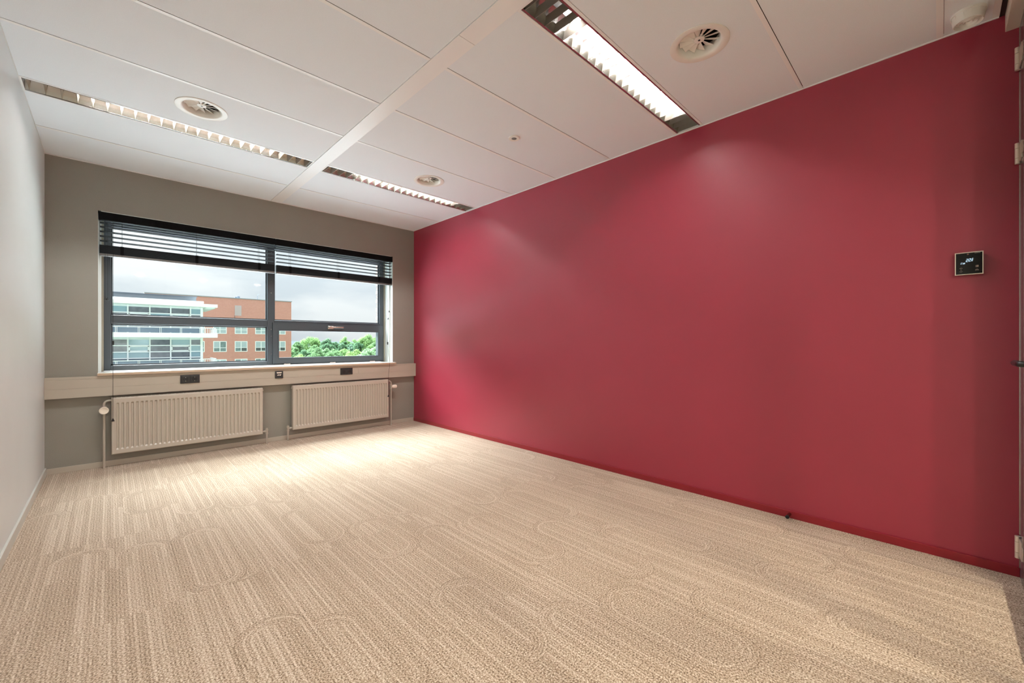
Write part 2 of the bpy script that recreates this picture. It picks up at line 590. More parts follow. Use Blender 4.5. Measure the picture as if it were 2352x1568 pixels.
# corridor behind the partition (closed, pale, with one ordinary downlight)
cw = bxo('wall_corridor', (-0.3, 6.0, -7.9, -7.6, -0.25, 3.0), M_LEFT)
tag(cw, 'pale corridor wall behind the glass partition', 'wall', kind='structure')
ce2 = bxo('ceiling_corridor', (0.0, 6.0, -7.6, YB - 0.052, 2.72, 2.949), M_PANEL)
tag(ce2, 'pale corridor ceiling behind the glass partition', 'ceiling', kind='structure')
cf2 = bxo('floor_corridor', (W + 0.3, 6.0, -7.8, YB - 0.052, -0.25, 0.0), M_CARPET)
tag(cf2, 'beige corridor carpet beyond the glass partition', 'floor', kind='structure')
cw3 = bxo('wall_corridor_end', (6.0, 6.3, -7.9, YB, -0.25, 3.0), M_LEFT)
tag(cw3, 'pale wall closing the corridor', 'wall', kind='structure')
cw4 = bxo('wall_corridor_side', (W + 0.3, 6.0, YB - 0.05, YB, -0.25, 3.0), M_LEFT)
tag(cw4, 'pale corridor wall beyond the red wall', 'wall', kind='structure')

# ------------------------------------------------------------------ window
win = thing('window_1', 'wide anthracite framed window of four panes with a cream sill', 'window', (0, 0, 0), kind='structure')
FY0, FY1 = 0.200, 0.275
for xa, xb, xc in ((OX0, 0.328, 0.345), (OX1, 3.259, 3.242)):
    bm = BM()
    box(bm, min(xa, xb), max(xa, xb), -0.0008, 0.068, 0.866, 2.272)
    box(bm, min(xa, xc), max(xa, xc), 0.068, 0.36, 0.866, 2.345)
    obj('reveal_board', bm, M_REVEAL, win)
bxo('reveal_board', (0.345, 3.242, 0.001, 0.36, 2.346, OZ1), M_REVEAL, win)
bxo('glazing_strip', (0.345, 0.361, 0.196, 0.30, 0.868, 2.346), M_STRIP, win)
bxo('glazing_strip', (3.226, 3.242, 0.196, 0.30, 0.868, 2.346), M_STRIP, win)
FZ0, FZ1 = 0.871, 2.344


def bar(name, x0, x1, z0, z1, m=M_ANTH, y0=FY0, y1=FY1, bev=0.004, par=None):
    return bxo(name, (x0, x1, y0, y1, z0, z1), m, par or win, bev)


bar('frame_stile', 0.361, 0.410, FZ0, FZ1)
bar('frame_stile', 3.165, 3.226, FZ0, FZ1)
bar('frame_rail', 0.410, 1.746, FZ0, 0.920)
bar('frame_rail', 1.822, 3.165, FZ0, 0.900)
bar('frame_rail', 0.410, 3.165, 2.262, FZ1)
bar('mullion', 1.746, 1.822, FZ0, 2.262, bev=0.005)
bar('transom', 0.410, 1.746, 1.327, 1.410)
bar('transom', 1.822, 3.165, 1.372, 1.410)
# inner glazing beads (fine lines along the frame)
for x0, x1, z0, z1 in ((0.410, 1.746, 1.410, 2.262), (0.410, 1.746, 0.920, 1.327), (1.822, 3.165, 1.410, 2.262)):
    bm = BM()
    for q in ((x0, x0 + 0.012, z0, z1), (x1 - 0.012, x1, z0, z1), (x0, x1, z0, z0 + 0.012), (x0, x1, z1 - 0.012, z1)):
        box(bm, q[0], q[1], 0.228, 0.242, q[2], q[3])
    obj('glazing_bead', bm, M_ANTH, win)
    bxo('pane', (x0, x1, 0.243, 0.249, z0, z1), M_GLASS, win)
for z in (2.215, 1.985, 1.975, 1.87, 1.735, 1.30, 1.22, 1.012, 1.0):
    obj('screw', lathe(BM(), [(0, 0), (0.0035, 0), (0.0035, -0.0015), (0, -0.0015)], 10, (1.786, FY0, z), 'y'), M_CHROME, win)
# opening sash at the lower right
bm = BM()
SX0, SX1, SZ0, SZ1 = 1.802, 3.212, 0.888, 1.380
gx0, gx1, gz0, gz1 = 1.867, 3.131, 0.958, 1.284
for q in ((SX0, gx0, SZ0, SZ1), (gx1, SX1, SZ0, SZ1), (gx0, gx1, SZ0, gz0), (gx0, gx1, gz1, SZ1)):
    box(bm, q[0], q[1], 0.184, 0.250, q[2], q[3])
sash = obj('sash', bm, M_SASH, win)
bm = BM()
for q in ((gx0 - 0.012, gx0, gz0 - 0.012, gz1 + 0.012), (gx1, gx1 + 0.012, gz0 - 0.012, gz1 + 0.012),
          (gx0, gx1, gz0 - 0.012, gz0), (gx0, gx1, gz1, gz1 + 0.012)):
    box(bm, q[0], q[1], 0.180, 0.184, q[2], q[3])
obj('glazing_bead', bm, M_ANTH, sash)
bxo('pane', (gx0, gx1, 0.215, 0.221, gz0, gz1), M_GLASS, sash)
hb = BM()
box(hb, 2.435, 2.512, 0.168, 0.184, 1.318, 1.358, 0.004)
box(hb, 2.447, 2.466, 0.150, 0.169, 1.330, 1.348, 0.003)
box(hb, 2.440, 2.632, 0.138, 0.151, 1.331, 1.350, 0.004)
obj('window_handle', hb, M_CHROME, sash)
for x in (1.955, 2.501, 3.048):
    hgb = BM()
    box(hgb, x - 0.037, x + 0.037, 0.178, 0.200, 0.872, 0.886, 0.002)
    obj('sash_hinge', hgb, M_STEEL, sash)
sill = bxo('window_sill', (0.322, 3.276, -0.072, 0.30, 0.846, 0.866), M_SILL, win, 0.002)
bxo('sill_edge', (0.322, 3.276, -0.0745, -0.0722, 0.842, 0.863), M_SILLE, sill)

# ------------------------------------------------------------------ venetian blinds (two)
SLZ = (2.085, 2.128, 2.171, 2.214, 2.252)


def make_blind(x0, x1, ladders, label):
    bl = thing('venetian_blind', label, 'blind', (x0, 0, 1.945), 'half raised black venetian blinds in the window')
    L = x1 - x0

    def P(bm, m, n, par=bl):
        o = obj(n, bm, m, par)
        return o
    P(box(BM(), 0, L, -0.004, 0.066, 2.274 - 1.945, 2.346 - 1.945, 0.003), M_BLACKB, 'headrail')
    sl = None
    for z in SLZ:
        if sl is None:
            bm = BM()
            prof = [(0.004 + 0.052 * i / 6, 0.0022 * (1 - ((i - 3) / 3) ** 2) + 0.0045 * (3 - i) / 6) for i in range(7)]
            prof = prof + [(a, b - 0.0030) for a, b in reversed(prof)]
            prism(bm, prof, 0.008, L - 0.008)
            sl = P(bm, M_BLACKB, 'slat')
            sl.location = (0, 0, z - 1.945)
        else:
            dup(sl, bl, (0, 0, z - 1.945))
    bm = BM()
    for i in range(15):
        z = 0.022 + i * 0.0052
        j = random.uniform(-0.0015, 0.0015)
        prism(bm, [(0.003 + j, z), (0.03, z + 0.002), (0.057 + j, z), (0.057 + j, z + 0.0036), (0.03, z + 0.0052), (0.003 + j, z + 0.0036)], 0.006, L - 0.006)
    P(bm, M_BLIND2, 'slat_stack')
    P(box(BM(), 0.006, L - 0.006, 0.003, 0.057, 0.0, 0.020, 0.003), M_BRAIL, 'bottom_rail')
    for lx in ladders:
        bm = BM()
        for y in (0.0025, 0.0575):
            tube(bm, [(lx - x0, y, 0.0), (lx - x0, y, 0.33)], 0.0011, 6)
        P(bm, M_CORD, 'ladder_cord')
        P(box(BM(), lx - x0 - 0.012, lx - x0 + 0.012, 0.0005, 0.0028, 0.020, 0.100), M_BLACKB, 'tape_clip')
    return bl


def tassel(par, x, y, z, n='tassel'):
    return obj(n, lathe(BM(), [(0, 0.022), (0.004, 0.022), (0.0055, 0.014), (0.0105, 0.0), (0.009, -0.004), (0, -0.004)], 14, (x, y, z)), M_BLACK, par, True)


bL = make_blind(0.3285, 1.783, (0.486, 1.051, 1.619), 'half raised black venetian blind in the left part of the window')
bR = make_blind(1.789, 3.2585, (1.941, 2.510, 3.063), 'half raised black venetian blind in the right part of the window')


def cord(bl, ox, pts, r, end=True):
    o = obj('pull_cord', tube(BM(), [(x - ox, y, z - 1.945) for x, y, z in pts], r, 6), M_CORD, bl)
    if end:
        x, y, z = pts[-1]
        tassel(o, x - ox, y, z - 1.945 - 0.018)
    return o


cord(bL, 0.3285, [(0.372, -0.006, 2.275), (0.372, -0.006, 1.56)], 0.0010)
cord(bL, 0.3285, [(0.388, -0.006, 2.275), (0.388, -0.006, 1.555)], 0.0010)
c1 = cord(bL, 0.3285, [(0.425, -0.007, 2.275), (0.425, -0.007, 1.17), (0.4235, -0.078, 0.866), (0.4235, -0.1035, 0.64), (0.4235, -0.1035, 0.445)], 0.0016)
obj('cord_joiner', box(BM(), 0.425 - 0.3285 - 0.007, 0.425 - 0.3285 + 0.007, -0.014, -0.001, 1.120 - 1.945, 1.160 - 1.945, 0.002), M_BLACK, c1)
cord(bR, 1.789, [(3.204, -0.006, 2.275), (3.204, -0.006, 1.585)], 0.0010)
cord(bR, 1.789, [(3.190, -0.006, 2.275), (3.190, -0.006, 1.485)], 0.0010)
c2 = cord(bR, 1.789, [(3.168, -0.007, 2.275), (3.182, -0.007, 1.16), (3.176, -0.078, 0.866), (3.140, -0.1035, 0.64), (3.140, -0.1035, 0.42)], 0.0015)
obj('cord_joiner', box(BM(), 3.182 - 1.789 - 0.007, 3.182 - 1.789 + 0.007, -0.014, -0.001, 1.112 - 1.945, 1.15 - 1.945, 0.002), M_BLACK, c2)

# ------------------------------------------------------------------ cable duct with sockets
du = thing('cable_duct', 'taupe cable duct running along the wall under the window sill', 'duct', (0, 0, 0.655))
bm = BM()
box(bm, 0.001, W - 0.0005, -0.050, 0.0, 0.0, 0.183)
obj('body', bm, M_TAUPET, du)
bxo('top_lip', (0.001, W - 0.0005, -0.0528, -0.050, 0.163, 0.184), M_TAUPET, du, 0.0008)
bxo('lower_cover', (0.001, W - 0.0005, -0.0528, -0.050, 0.0, 0.080), M_TAUPET, du, 0.0008)
for x0, x1 in ((0.001, 0.905), (0.9055, 1.757), (1.7575, 2.74), (2.7405, W - 0.0005)):
    bxo('upper_cover', (x0, x1, -0.0526, -0.050, 0.0815, 0.1615), M_TAUPET, du, 0.0006)


def socket(x0, x1, label):
    w = x1 - x0
    s = thing('double_socket', label, 'socket', (x0, -0.0528, 0.730), 'black double sockets on the cable duct')
    obj('plate', box(BM(), 0, w, -0.009, 0, 0, 0.084, 0.002), M_SOCK, s)
    for cx in (w * 0.27, w * 0.73):
        ins = obj('insert', box(BM(), cx - 0.031, cx + 0.031, -0.0125, -0.009, 0.012, 0.072, 0.0015), M_SOCK, s)
        obj('recess', lathe(BM(), [(0.0215, -0.0005), (0.0215, -0.0012), (0, -0.0012)], 28, (cx, -0.0122, 0.042), 'y'), M_SOCKD, ins)
        for dz in (-0.018, 0.018):
            obj('earth_clip', box(BM(), cx - 0.0025, cx + 0.0025, -0.0152, -0.0130, 0.042 + dz - 0.003, 0.042 + dz + 0.003), M_CHROME, ins)
    return s


socket(0.910, 1.067, 'black double power socket above the left radiator')
socket(2.506, 2.663, 'black double power socket above the right radiator')
ds = thing('data_socket', 'small square black data socket between the two double sockets', 'socket', (1.762, -0.0528, 0.730))
obj('plate', box(BM(), 0, 0.083, -0.010, 0, 0, 0.083, 0.002), M_SOCK, ds)
obj('label_window', prism(BM(), [(0.014, 0.071), (0.069, 0.071), (0.064, 0.057), (0.019, 0.057)], -0.0125, -0.010, 'y'), M_KNOB, ds)
for x in (0.022, 0.043):
    obj('data_port', prism(BM(), [(x, 0.032), (x + 0.015, 0.032), (x + 0.019, 0.046), (x + 0.011, 0.044), (x + 0.008, 0.039), (x + 0.003, 0.046)], -0.0125, -0.010, 'y'), M_KNOB, ds)


# ------------------------------------------------------------------ radiators
def radiator(x0, x1, label, left_valve):
    z0, z1 = 0.118, 0.634
    ra = thing('radiator', label, 'radiator', (x0, -0.04, 0.0), 'panel radiators below the window')
    L = x1 - x0
    yf = -0.060                              # front face, local
    # front panel: pressed vertical channels
    xs = [0.0, 0.006]
    n, m0 = 35, 0.024
    pitch = (L - 2 * m0) / n
    inner = set()
    for i in range(n):
        a = m0 + i * pitch + pitch * 0.20
        b = m0 + (i + 1) * pitch - pitch * 0.20
        s = 0.003
        xs += [a, a + s, b - s, b]
        inner.add(len(xs) - 3); inner.add(len(xs) - 2)
    xs += [L - 0.006, L]
    zs = [z0, z0 + 0.006, z0 + 0.040, z0 + 0.054, z1 - 0.056, z1 - 0.044, z1 - 0.008, z1]
    bm = BM()
    g = []
    for i, x in enumerate(xs):
        colv = []
        for j, z in enumerate(zs):
            y = yf
            if i in inner and j in (3, 4): y = yf + 0.0105
            if i in (0, len(xs) - 1) or j in (0, len(zs) - 1): y = yf + 0.004
            colv.append(bm.verts.new((x, y, z)))
        g.append(colv)
    for i in range(len(xs) - 1):
        for j in range(len(zs) - 1):
            bm.faces.new((g[i][j], g[i + 1][j], g[i + 1][j + 1], g[i][j + 1]))
    ed = [e for e in bm.edges if e.is_boundary]
    ex = bmesh.ops.extrude_edge_only(bm, edges=ed)
    for v in [q for q in ex['geom'] if isinstance(q, bmesh.types.BMVert)]:
        v.co.y = yf + 0.012
    obj('front_panel', bm, M_RAD, ra)
    bm = BM()
    box(bm, 0.010, L - 0.010, -0.012, -0.002, z0 + 0.006, z1 - 0.012)
    obj('back_panel', bm, M_RAD, ra)
    bm = BM()
    k = int(L / 0.03)
    for i in range(k):
        box(bm, 0.012 + i * (L - 0.024) / k, 0.012 + i * (L - 0.024) / k + 0.004, -0.046, -0.013, z0 + 0.02, z1 - 0.03)
    obj('fin', bm, M_RAD, ra)
    bm = BM()
    box(bm, 0.004, L - 0.004, -0.0475, -0.044, z1 - 0.004, z1 + 0.002)
    box(bm, 0.004, L - 0.004, -0.006, -0.002, z1 - 0.004, z1 + 0.002)
    for i in range(41):
        xx = 0.004 + i * (L - 0.012) / 40
        box(bm, xx, xx + 0.004, -0.046, -0.004, z1 - 0.004, z1 + 0.001)
    obj('top_grille', bm, M_RAD, ra)
    for xa, xb in ((0.0005, 0.003), (L - 0.003, L - 0.0005)):
        bxo('side_cover', (xa, xb, -0.0478, -0.002, z0 + 0.004, z1), M_RAD, ra)
    for xa in (0.16, L - 0.19):
        bxo('wall_bracket', (xa, xa + 0.03, -0.002, 0.0395, z0 + 0.08, z1 - 0.08), M_PIPE, ra)
    # feed with thermostatic valve at the outer top corner, return valve at the inner bottom corner
    sg = -1 if left_valve else 1
    xe = 0.0 if left_valve else L                       # panel end with the feed
    xp = xe + sg * 0.049
    y = -0.030
    pts = [(xe, y, 0.612), (xe + sg * 0.016, y, 0.612)]
    for i in range(1, 7):
        a = PI / 2 * i / 6
        pts.append((xe + sg * (0.016 + 0.033 * math.sin(a)), y, 0.612 - 0.033 * (1 - math.cos(a))))
    pts.append((xp, y, 0.556))
    obj('feed_elbow', tube(BM(), pts, 0.0088, 12), M_PIPE, ra, True)
    obj('feed_pipe', tube(BM(), [(xp, y, 0.0), (xp, y, 0.51)], 0.0095, 12), M_PIPE, ra, True)
    vb = BM()
    lathe(vb, [(0, 0.500), (0.015, 0.500), (0.015, 0.508), (0.011, 0.512), (0.011, 0.552), (0.0175, 0.553), (0.0175, 0.562), (0, 0.562)], 16, (xp, y, 0))
    v = obj('valve_body', vb, M_PIPE, ra, True)
    if left_valve:
        kb = lathe(BM(), [(0, 0.0), (0.014, 0.0), (0.020, -0.022), (0.026, -0.030), (0.0315, -0.060), (0.0330, -0.072), (0.0310, -0.078),
                          (0.0260, -0.078), (0.0245, -0.072), (0.0, -0.072)], 28, (xp, y - 0.008, 0.533), 'y')
        obj('thermostat_knob', kb, M_KNOB, v, True)
    else:
        kb = lathe(BM(), [(0, 0.0), (0.014, 0.0), (0.018, 0.010), (0.0235, 0.018), (0.0245, 0.050), (0.022, 0.068), (0.018, 0.072), (0, 0.072)], 28, (xp + 0.008, y - 0.004, 0.530), 'x')
        obj('thermostat_knob', kb, M_KNOB, v, True)
    xi = L if left_valve else 0.0
    si = -sg
    xq = xi + si * 0.046
    obj('return_pipe', tube(BM(), [(xq, y, 0.0), (xq, y, 0.12)], 0.0095, 12), M_PIPE, ra, True)
    rb = BM()
    lathe(rb, [(0, 0.110), (0.014, 0.110), (0.014, 0.122), (0.011, 0.124), (0.011, 0.150), (0.015, 0.152), (0.015, 0.162), (0.011, 0.164), (0.011, 0.176), (0, 0.176)], 14, (xq, y, 0))
    tube(rb, [(xq, y, 0.141), (xi - si * 0.002, y, 0.141)], [0.009, 0.009], 12)
    lathe(rb, [(0, 0), (0.013, 0), (0.013, 0.010), (0, 0.010)], 8, (min(xq + si * -0.024, xq + si * -0.024), y, 0.141), 'x')
    obj('return_valve', rb, M_PIPE, ra, True)
    bl = BM()
    tube(bl, [(xi, y, 0.606), (xi + si * 0.012, y, 0.606)], 0.006, 10)
    obj('bleed_plug', bl, M_PIPE, ra, True)
    return ra


radiator(0.414, 1.630, 'beige ribbed panel radiator under the left half of the window', True)
radiator(1.940, 3.150, 'beige ribbed panel radiator under the right half of the window', False)


# ------------------------------------------------------------------ ceiling lights
def tube_material():
    m = bpy.data.materials.new('warm fluorescent tube')
    m.use_nodes = True
    t = m.node_tree
    t.nodes.clear()
    o = t.nodes.new('ShaderNodeOutputMaterial')
    e = t.nodes.new('ShaderNodeEmission')
    e.inputs['Color'].default_value = (0.98, 0.97, 0.96, 1)
    e.inputs['Strength'].default_value = LAMP
    t.links.new(e.outputs[0], o.inputs['Surface'])
    return m


M_TUBE = tube_material()
BLADE = {}


def ceiling_light(x0, x1, yc, label):
    ti = thing('ceiling_light', label, 'ceiling light', (x0, yc, H), 'recessed louvered ceiling lights')
    L = x1 - x0
    hw, ow = 0.0785, 0.107          # half width of the louver opening / of the whole flange
    bm = BM()
    for q in ((0, L, hw + 0.012, ow), (0, L, -ow, -hw - 0.012), (0, 0.008, -hw - 0.012, hw + 0.012), (L - 0.008, L, -hw - 0.012, hw + 0.012)):
        box(bm, q[0], q[1], q[2], q[3], -0.0015, 0.004)
    obj('flange', bm, M_METAL, ti)
    for s in (-1, 1):
        bm = BM()
        a, b = sorted((s * (hw + 0.012), s * hw))
        box(bm, 0.008, L - 0.008, a, b, 0.0005, 0.018)
        obj('side_rail', bm, M_RAIL, ti)
    # parabolic side reflectors
    for s in (-1, 1):
        bm = BM()
        pr = [(s * hw, 0.002), (s * (hw - 0.006), 0.018), (s * (hw - 0.015), 0.040), (s * (hw - 0.032), 0.060), (s * (hw - 0.060), 0.072)]
        pr2 = [(a + s * 0.0015, b + 0.0015) for a, b in reversed(pr)]
        prism(bm, pr + pr2, 0.008, L - 0.008)
        obj('reflector', bm, M_ALU, ti, True)
    bm = BM()
    box(bm, 0, L, -ow + 0.008, ow - 0.008, 0.090, 0.094)
    box(bm, 0, L, -ow + 0.008, -ow + 0.011, 0.005, 0.090)
    box(bm, 0, L, ow - 0.011, ow - 0.008, 0.005, 0.090)
    box(bm, 0.0, 0.006, -ow + 0.011, ow - 0.011, 0.005, 0.090)
    box(bm, L - 0.006, L, -ow + 0.011, ow - 0.011, 0.005, 0.090)
    obj('housing', bm, M_METAL, ti)
    n = 23
    step = (L - 0.05) / n
    bl = None
    for i in range(n + 1):
        if 'me' not in BLADE:
            bm = BM()
            pts = [(-0.0007, 0.001), (0.0007, 0.001), (0.0024, 0.016), (0.0050, 0.030), (0.0085, 0.041), (-0.0085, 0.041), (-0.0050, 0.030), (-0.0024, 0.016)]
            prism(bm, pts, -hw + 0.002, hw - 0.002, 'y')
            bl = obj('louver_blade', bm, M_LOUV, ti, True)
            BLADE['me'] = bl.data
        else:
            bl = bpy.data.objects.new('louver_blade', BLADE['me'])
            C.objects.link(bl)
            bl.parent = ti
        bl.location = (0.025 + i * step, 0, 0)
    xm = L / 2
    obj('fluorescent_tube', tube(BM(), [(xm - 0.580, 0, 0.0525), (xm + 0.580, 0, 0.0525)], 0.0080, 10, False), M_TUBE, ti, True)
    for s in (-1, 1):
        obj('tube_holder', box(BM(), xm + s * 0.590 - 0.010, xm + s * 0.590 + 0.010, -0.011, 0.011, 0.0425, 0.070), M_WHITE, ti)
    return ti


ceiling_light(0.004, RX0 - 0.003, -1.344, 'long louvered ceiling light over the left half of the window')
ceiling_light(RX1 + 0.003, W - 0.009, -1.344, 'far louvered ceiling light ending at the red wall near the window')
ceiling_light(RX1 + 0.003, W - 0.009, -4.0225, 'near louvered ceiling light at the top centre ending at the red wall')
ceiling_light(0.004, RX0 - 0.003, -4.0225, 'louvered ceiling light above the camera by the left wall')


# ------------------------------------------------------------------ air diffusers
def diffuser(x, y, label, turn):
    t = thing('air_diffuser', label, 'air vent', (x, y, H), 'round swirl diffusers in the ceiling')
    prof = [(0.150, 0.0002), (0.150, -0.0035), (0.147, -0.0048), (0.124, -0.0046), (0.117, -0.0034), (0.111, 0.000), (0.1065, 0.008), (0.104, 0.020), (0.1035, 0.052),
            (0.1055, 0.052), (0.1065, 0.020), (0.112, 0.006), (0.120, 0.0002)]
    obj('rim', lathe(BM(), prof, 64, close=True), M_CREAM, t, True)
    hub = obj('hub', lathe(BM(), [(0, 0.021), (0.024, 0.021), (0.027, 0.0225), (0.027, 0.036), (0, 0.036)], 28), M_CREAM, t, True)
    obj('screw', lathe(BM(), [(0, 0.0195), (0.006, 0.0195), (0.006, 0.022), (0, 0.022)], 12), M_SOCKD, hub)
    n = 12
    first = None
    for k in range(n):
        if first is None:
            bm = BM()
            A = [(0.025, 0.0, 0.0225), (0.103, 0.0, 0.0225)]
            a1 = math.radians(27)
            B = [(0.025 * math.cos(a1), 0.025 * math.sin(a1), 0.036), (0.103 * math.cos(a1), 0.103 * math.sin(a1), 0.045)]
            th = 0.0016
            v = [bm.verts.new(p) for p in (A[0], A[1], B[1], B[0])]
            w = [bm.verts.new((p[0], p[1], p[2] + th)) for p in (A[0], A[1], B[1], B[0])]
            v2 = [bm.verts.new((p[0], p[1] - 0.0018, p[2])) for p in A]
            bm.faces.new(v); bm.faces.new(w[::-1])
            for i in range(4):
                bm.faces.new((v[i], v[(i + 1) % 4], w[(i + 1) % 4], w[i]))
            bm.faces.new((v[0], v[1], v2[1], v2[0]))
            first = obj('vane', bm, M_CREAM, t)
            first.rotation_euler = (0, 0, turn)
        else:
            dup(first, t, (0, 0, 0), (0, 0, turn + 2 * PI * k / n))
    bm = BM()
    lathe(bm, [(0.1055, 0.052), (0.1055, 0.150), (0, 0.150), (0, 0.152), (0.1075, 0.152), (0.1075, 0.052)], 40)
    obj('duct_box', bm, M_VOID, t, True)
    return t


diffuser(*VENTS[0], 'round white swirl air diffuser near the left ceiling light', 0.2)
diffuser(*VENTS[1], 'smallest looking round air diffuser near the red wall and window', 0.5)
diffuser(*VENTS[2], 'large round cream air diffuser right of the near ceiling light', 0.1)

# presence sensor
se = thing('ceiling_sensor', 'small round white sensor in the ceiling with a dark lens', 'sensor', (2.717, -3.000, H))
obj('ring', lathe(BM(), [(0.046, 0.0002), (0.046, -0.006), (0.043, -0.009), (0.030, -0.010), (0.022, -0.008), (0.021, -0.004), (0.021, 0.0002)], 40, close=True), M_WHITE, se, True)
obj('lens', lathe(BM(), [(0.021, -0.003), (0.019, -0.007), (0.012, -0.0105), (0, -0.012)], 28), mat('smoked lens', (120, 118, 114), 0.1), se, True)

# alarm sounder
al = thing('alarm_sounder', 'round white alarm sounder on the ceiling in the top right corner', 'alarm', (3.452, -5.459, H))
obj('base', lathe(BM(), [(0, 0.0), (0.0625, 0.0), (0.0625, -0.010), (0.060, -0.012), (0, -0.012)], 48), M_WHITE, al, True)
obj('body', lathe(BM(), [(0.0585, -0.012), (0.0535, -0.050), (0.0505, -0.0525), (0.0485, -0.050), (0.046, -0.036), (0.040, -0.034), (0.037, -0.046), (0.033, -0.049), (0.030, -0.044),
                         (0.027, -0.036), (0.022, -0.036), (0.019, -0.045), (0.016, -0.047), (0.012, -0.043), (0.010, -0.036), (0.006, -0.042), (0.0, -0.043)], 48), M_WHITE, al, True)
for k in range(12):
    a = 2 * PI * k / 12 + 0.2
    bm = BM()
    prism(bm, [(0.0, -0.013), (0.0035, -0.013), (-0.0005, -0.032)], -0.0013, 0.0013, 'y')
    o = obj('rib', bm, M_WHITE, al)
    o.location = (0.0575 * math.cos(a), 0.0575 * math.sin(a), 0)
    o.rotation_euler = (0, 0, a)

# ------------------------------------------------------------------ thermostat on the red wall (local x -> towards the door, local y up)
th = thing('thermostat', 'black square touch thermostat with silver frame on the red wall', 'thermostat', (W, -5.4155, 1.4935))
TW, TH = 0.099, 0.1155


def tb(bm, a0, a1, b0, b1, d0, d1, bev=0):
    """a runs along -y (away from the window), b up, d out of the wall (towards -x)."""
    return box(bm, -d1, -d0, -a1, -a0, b0, b1, bev)


obj('body', tb(BM(), 0.004, TW - 0.004, 0.004, TH - 0.004, 0.0, 0.020, 0.001), M_SOCKD, th)
bm = BM()
for q in ((0, TW, 0, 0.0038), (0, TW, TH - 0.0038, TH), (0, 0.0038, 0.0038, TH - 0.0038), (TW - 0.0038, TW, 0.0038, TH - 0.0038)):
    tb(bm, *q, 0.020, 0.0295)
obj('frame', bm, M_NICKEL, th)
scr = obj('screen', tb(BM(), 0.0038, TW - 0.0038, 0.0038, TH - 0.0038, 0.020, 0.0285), M_SCREEN, th)


def seg2(bm, a, b, w, h, t, sl=0.12):
    """a seven-segment style 2, slanted."""
    def q(a0, b0, a1, b1):
        P = lambda u, v: (-0.0289, -(a + u + v * sl), b + v)
        vs = [(a0, b0), (a1, b0), (a1, b1), (a0, b1)]
        v = [bm.verts.new(P(*p)) for p in vs]
        v2 = [bm.verts.new((P(*p)[0] - 0.0004, P(*p)[1], P(*p)[2])) for p in vs]
        bm.faces.new(v); bm.faces.new(v2[::-1])
        for i in range(4): bm.faces.new((v[i], v[(i + 1) % 4], v2[(i + 1) % 4], v2[i]))
    q(0, 0, w, t); q(0, (h - t) / 2, w, (h + t) / 2); q(0, h - t, w, h)
    q(0, t, t, (h - t) / 2); q(w - t, (h + t) / 2, w, h - t)


bm = BM()
seg2(bm, 0.0385, 0.0655, 0.0075, 0.0155, 0.0018)
seg2(bm, 0.0480, 0.0668, 0.0075, 0.0155, 0.0018)
seg2(bm, 0.0575, 0.0678, 0.0052, 0.0100, 0.0014)
tb(bm, 0.0610, 0.0640, 0.0805, 0.0830, 0.0287, 0.0291)
tb(bm, 0.0215, 0.0270, 0.0628, 0.0640, 0.0287, 0.0291)
tb(bm, 0.0200, 0.0245, 0.0565, 0.0590, 0.0287, 0.0291)
seg2(bm, 0.0275, 0.0552, 0.0035, 0.0068, 0.0011)
seg2(bm, 0.0320, 0.0556, 0.0035, 0.0068, 0.0011)
obj('digits', bm, M_DIGIT, scr)


def stroke(bm, pts, w):
    for (a0, b0), (a1, b1) in zip(pts, pts[1:]):
        tube(bm, [(-0.0288, -a0, b0), (-0.0288, -a1, b1)], w, 5)


bm = BM()
stroke(bm, [(0.0170, 0.0335), (0.0222, 0.0372), (0.0272, 0.0340)], 0.0006)
stroke(bm, [(0.0170, 0.0190), (0.0222, 0.0158), (0.0272, 0.0200)], 0.0006)
tb(bm, 0.0212, 0.0230, 0.0238, 0.0270, 0.0287, 0.0291)
tb(bm, 0.0217, 0.0226, 0.0270, 0.0305, 0.0287, 0.0291)
for k in range(4):
    tb(bm, 0.0745, 0.0825, 0.0360 + k * 0.0026, 0.0372 + k * 0.0026, 0.0287, 0.0291)
    tb(bm, 0.0720, 0.0730, 0.0360 + k * 0.0026, 0.0372 + k * 0.0026, 0.0287, 0.0291)
stroke(bm, [(0.0770 + 0.005 * math.cos(a), 0.0200 + 0.005 * math.sin(a)) for a in [(-0.4 + i * (PI + 0.8) / 10) for i in range(11)]], 0.0005)
tb(bm, 0.0764, 0.0776, 0.0180, 0.0225, 0.0287, 0.0291)
obj('icons', bm, M_ICON, scr)
obj('light_sensor', lathe(BM(), [(0, -0.0292), (0.0028, -0.0292), (0.0036, -0.0286), (0, -0.0284)], 16, (0, -0.0460, 0.1045), 'x'), mat('smoked sensor dot', (120, 92, 84), 0.2), scr)
cu = bpy.data.curves.new('maker_name', 'FONT')
cu.body = 'KLIMATEC'
cu.size = 0.0042
cu.extrude = 0.0002
to = bpy.data.objects.new('maker_name', cu)
C.objects.link(to)
deps = bpy.context.evaluated_depsgraph_get()
me = bpy.data.meshes.new_from_object(to.evaluated_get(deps))
bpy.data.objects.remove(to)
me.materials.append(M_ICON)
tm = bpy.data.objects.new('maker_name', me)
C.objects.link(tm)
tm.parent = scr
tm.rotation_euler = (PI / 2, 0, -PI / 2)
tm.location = (-0.0289, -0.0690, 0.1065)

# ------------------------------------------------------------------ door stop on the red baseboard
dst = thing('door_stop', 'short steel door stop with black rubber tip on the red baseboard', 'door stop', (W - 0.012, -4.680, 0.026))
obj('pin', tube(BM(), [(0, 0, 0), (-0.058, 0, 0)], 0.0098, 20), mat('bronze tinted steel', (150, 120, 116), 0.2, metal=1.0), dst, True)
obj('rubber_tip', lathe(BM(), [(0, -0.070), (0.0095, -0.070), (0.0112, -0.0675), (0.0112, -0.058), (0, -0.058)], 20, (0, 0, 0), 'x'), M_RUB, dst, True)

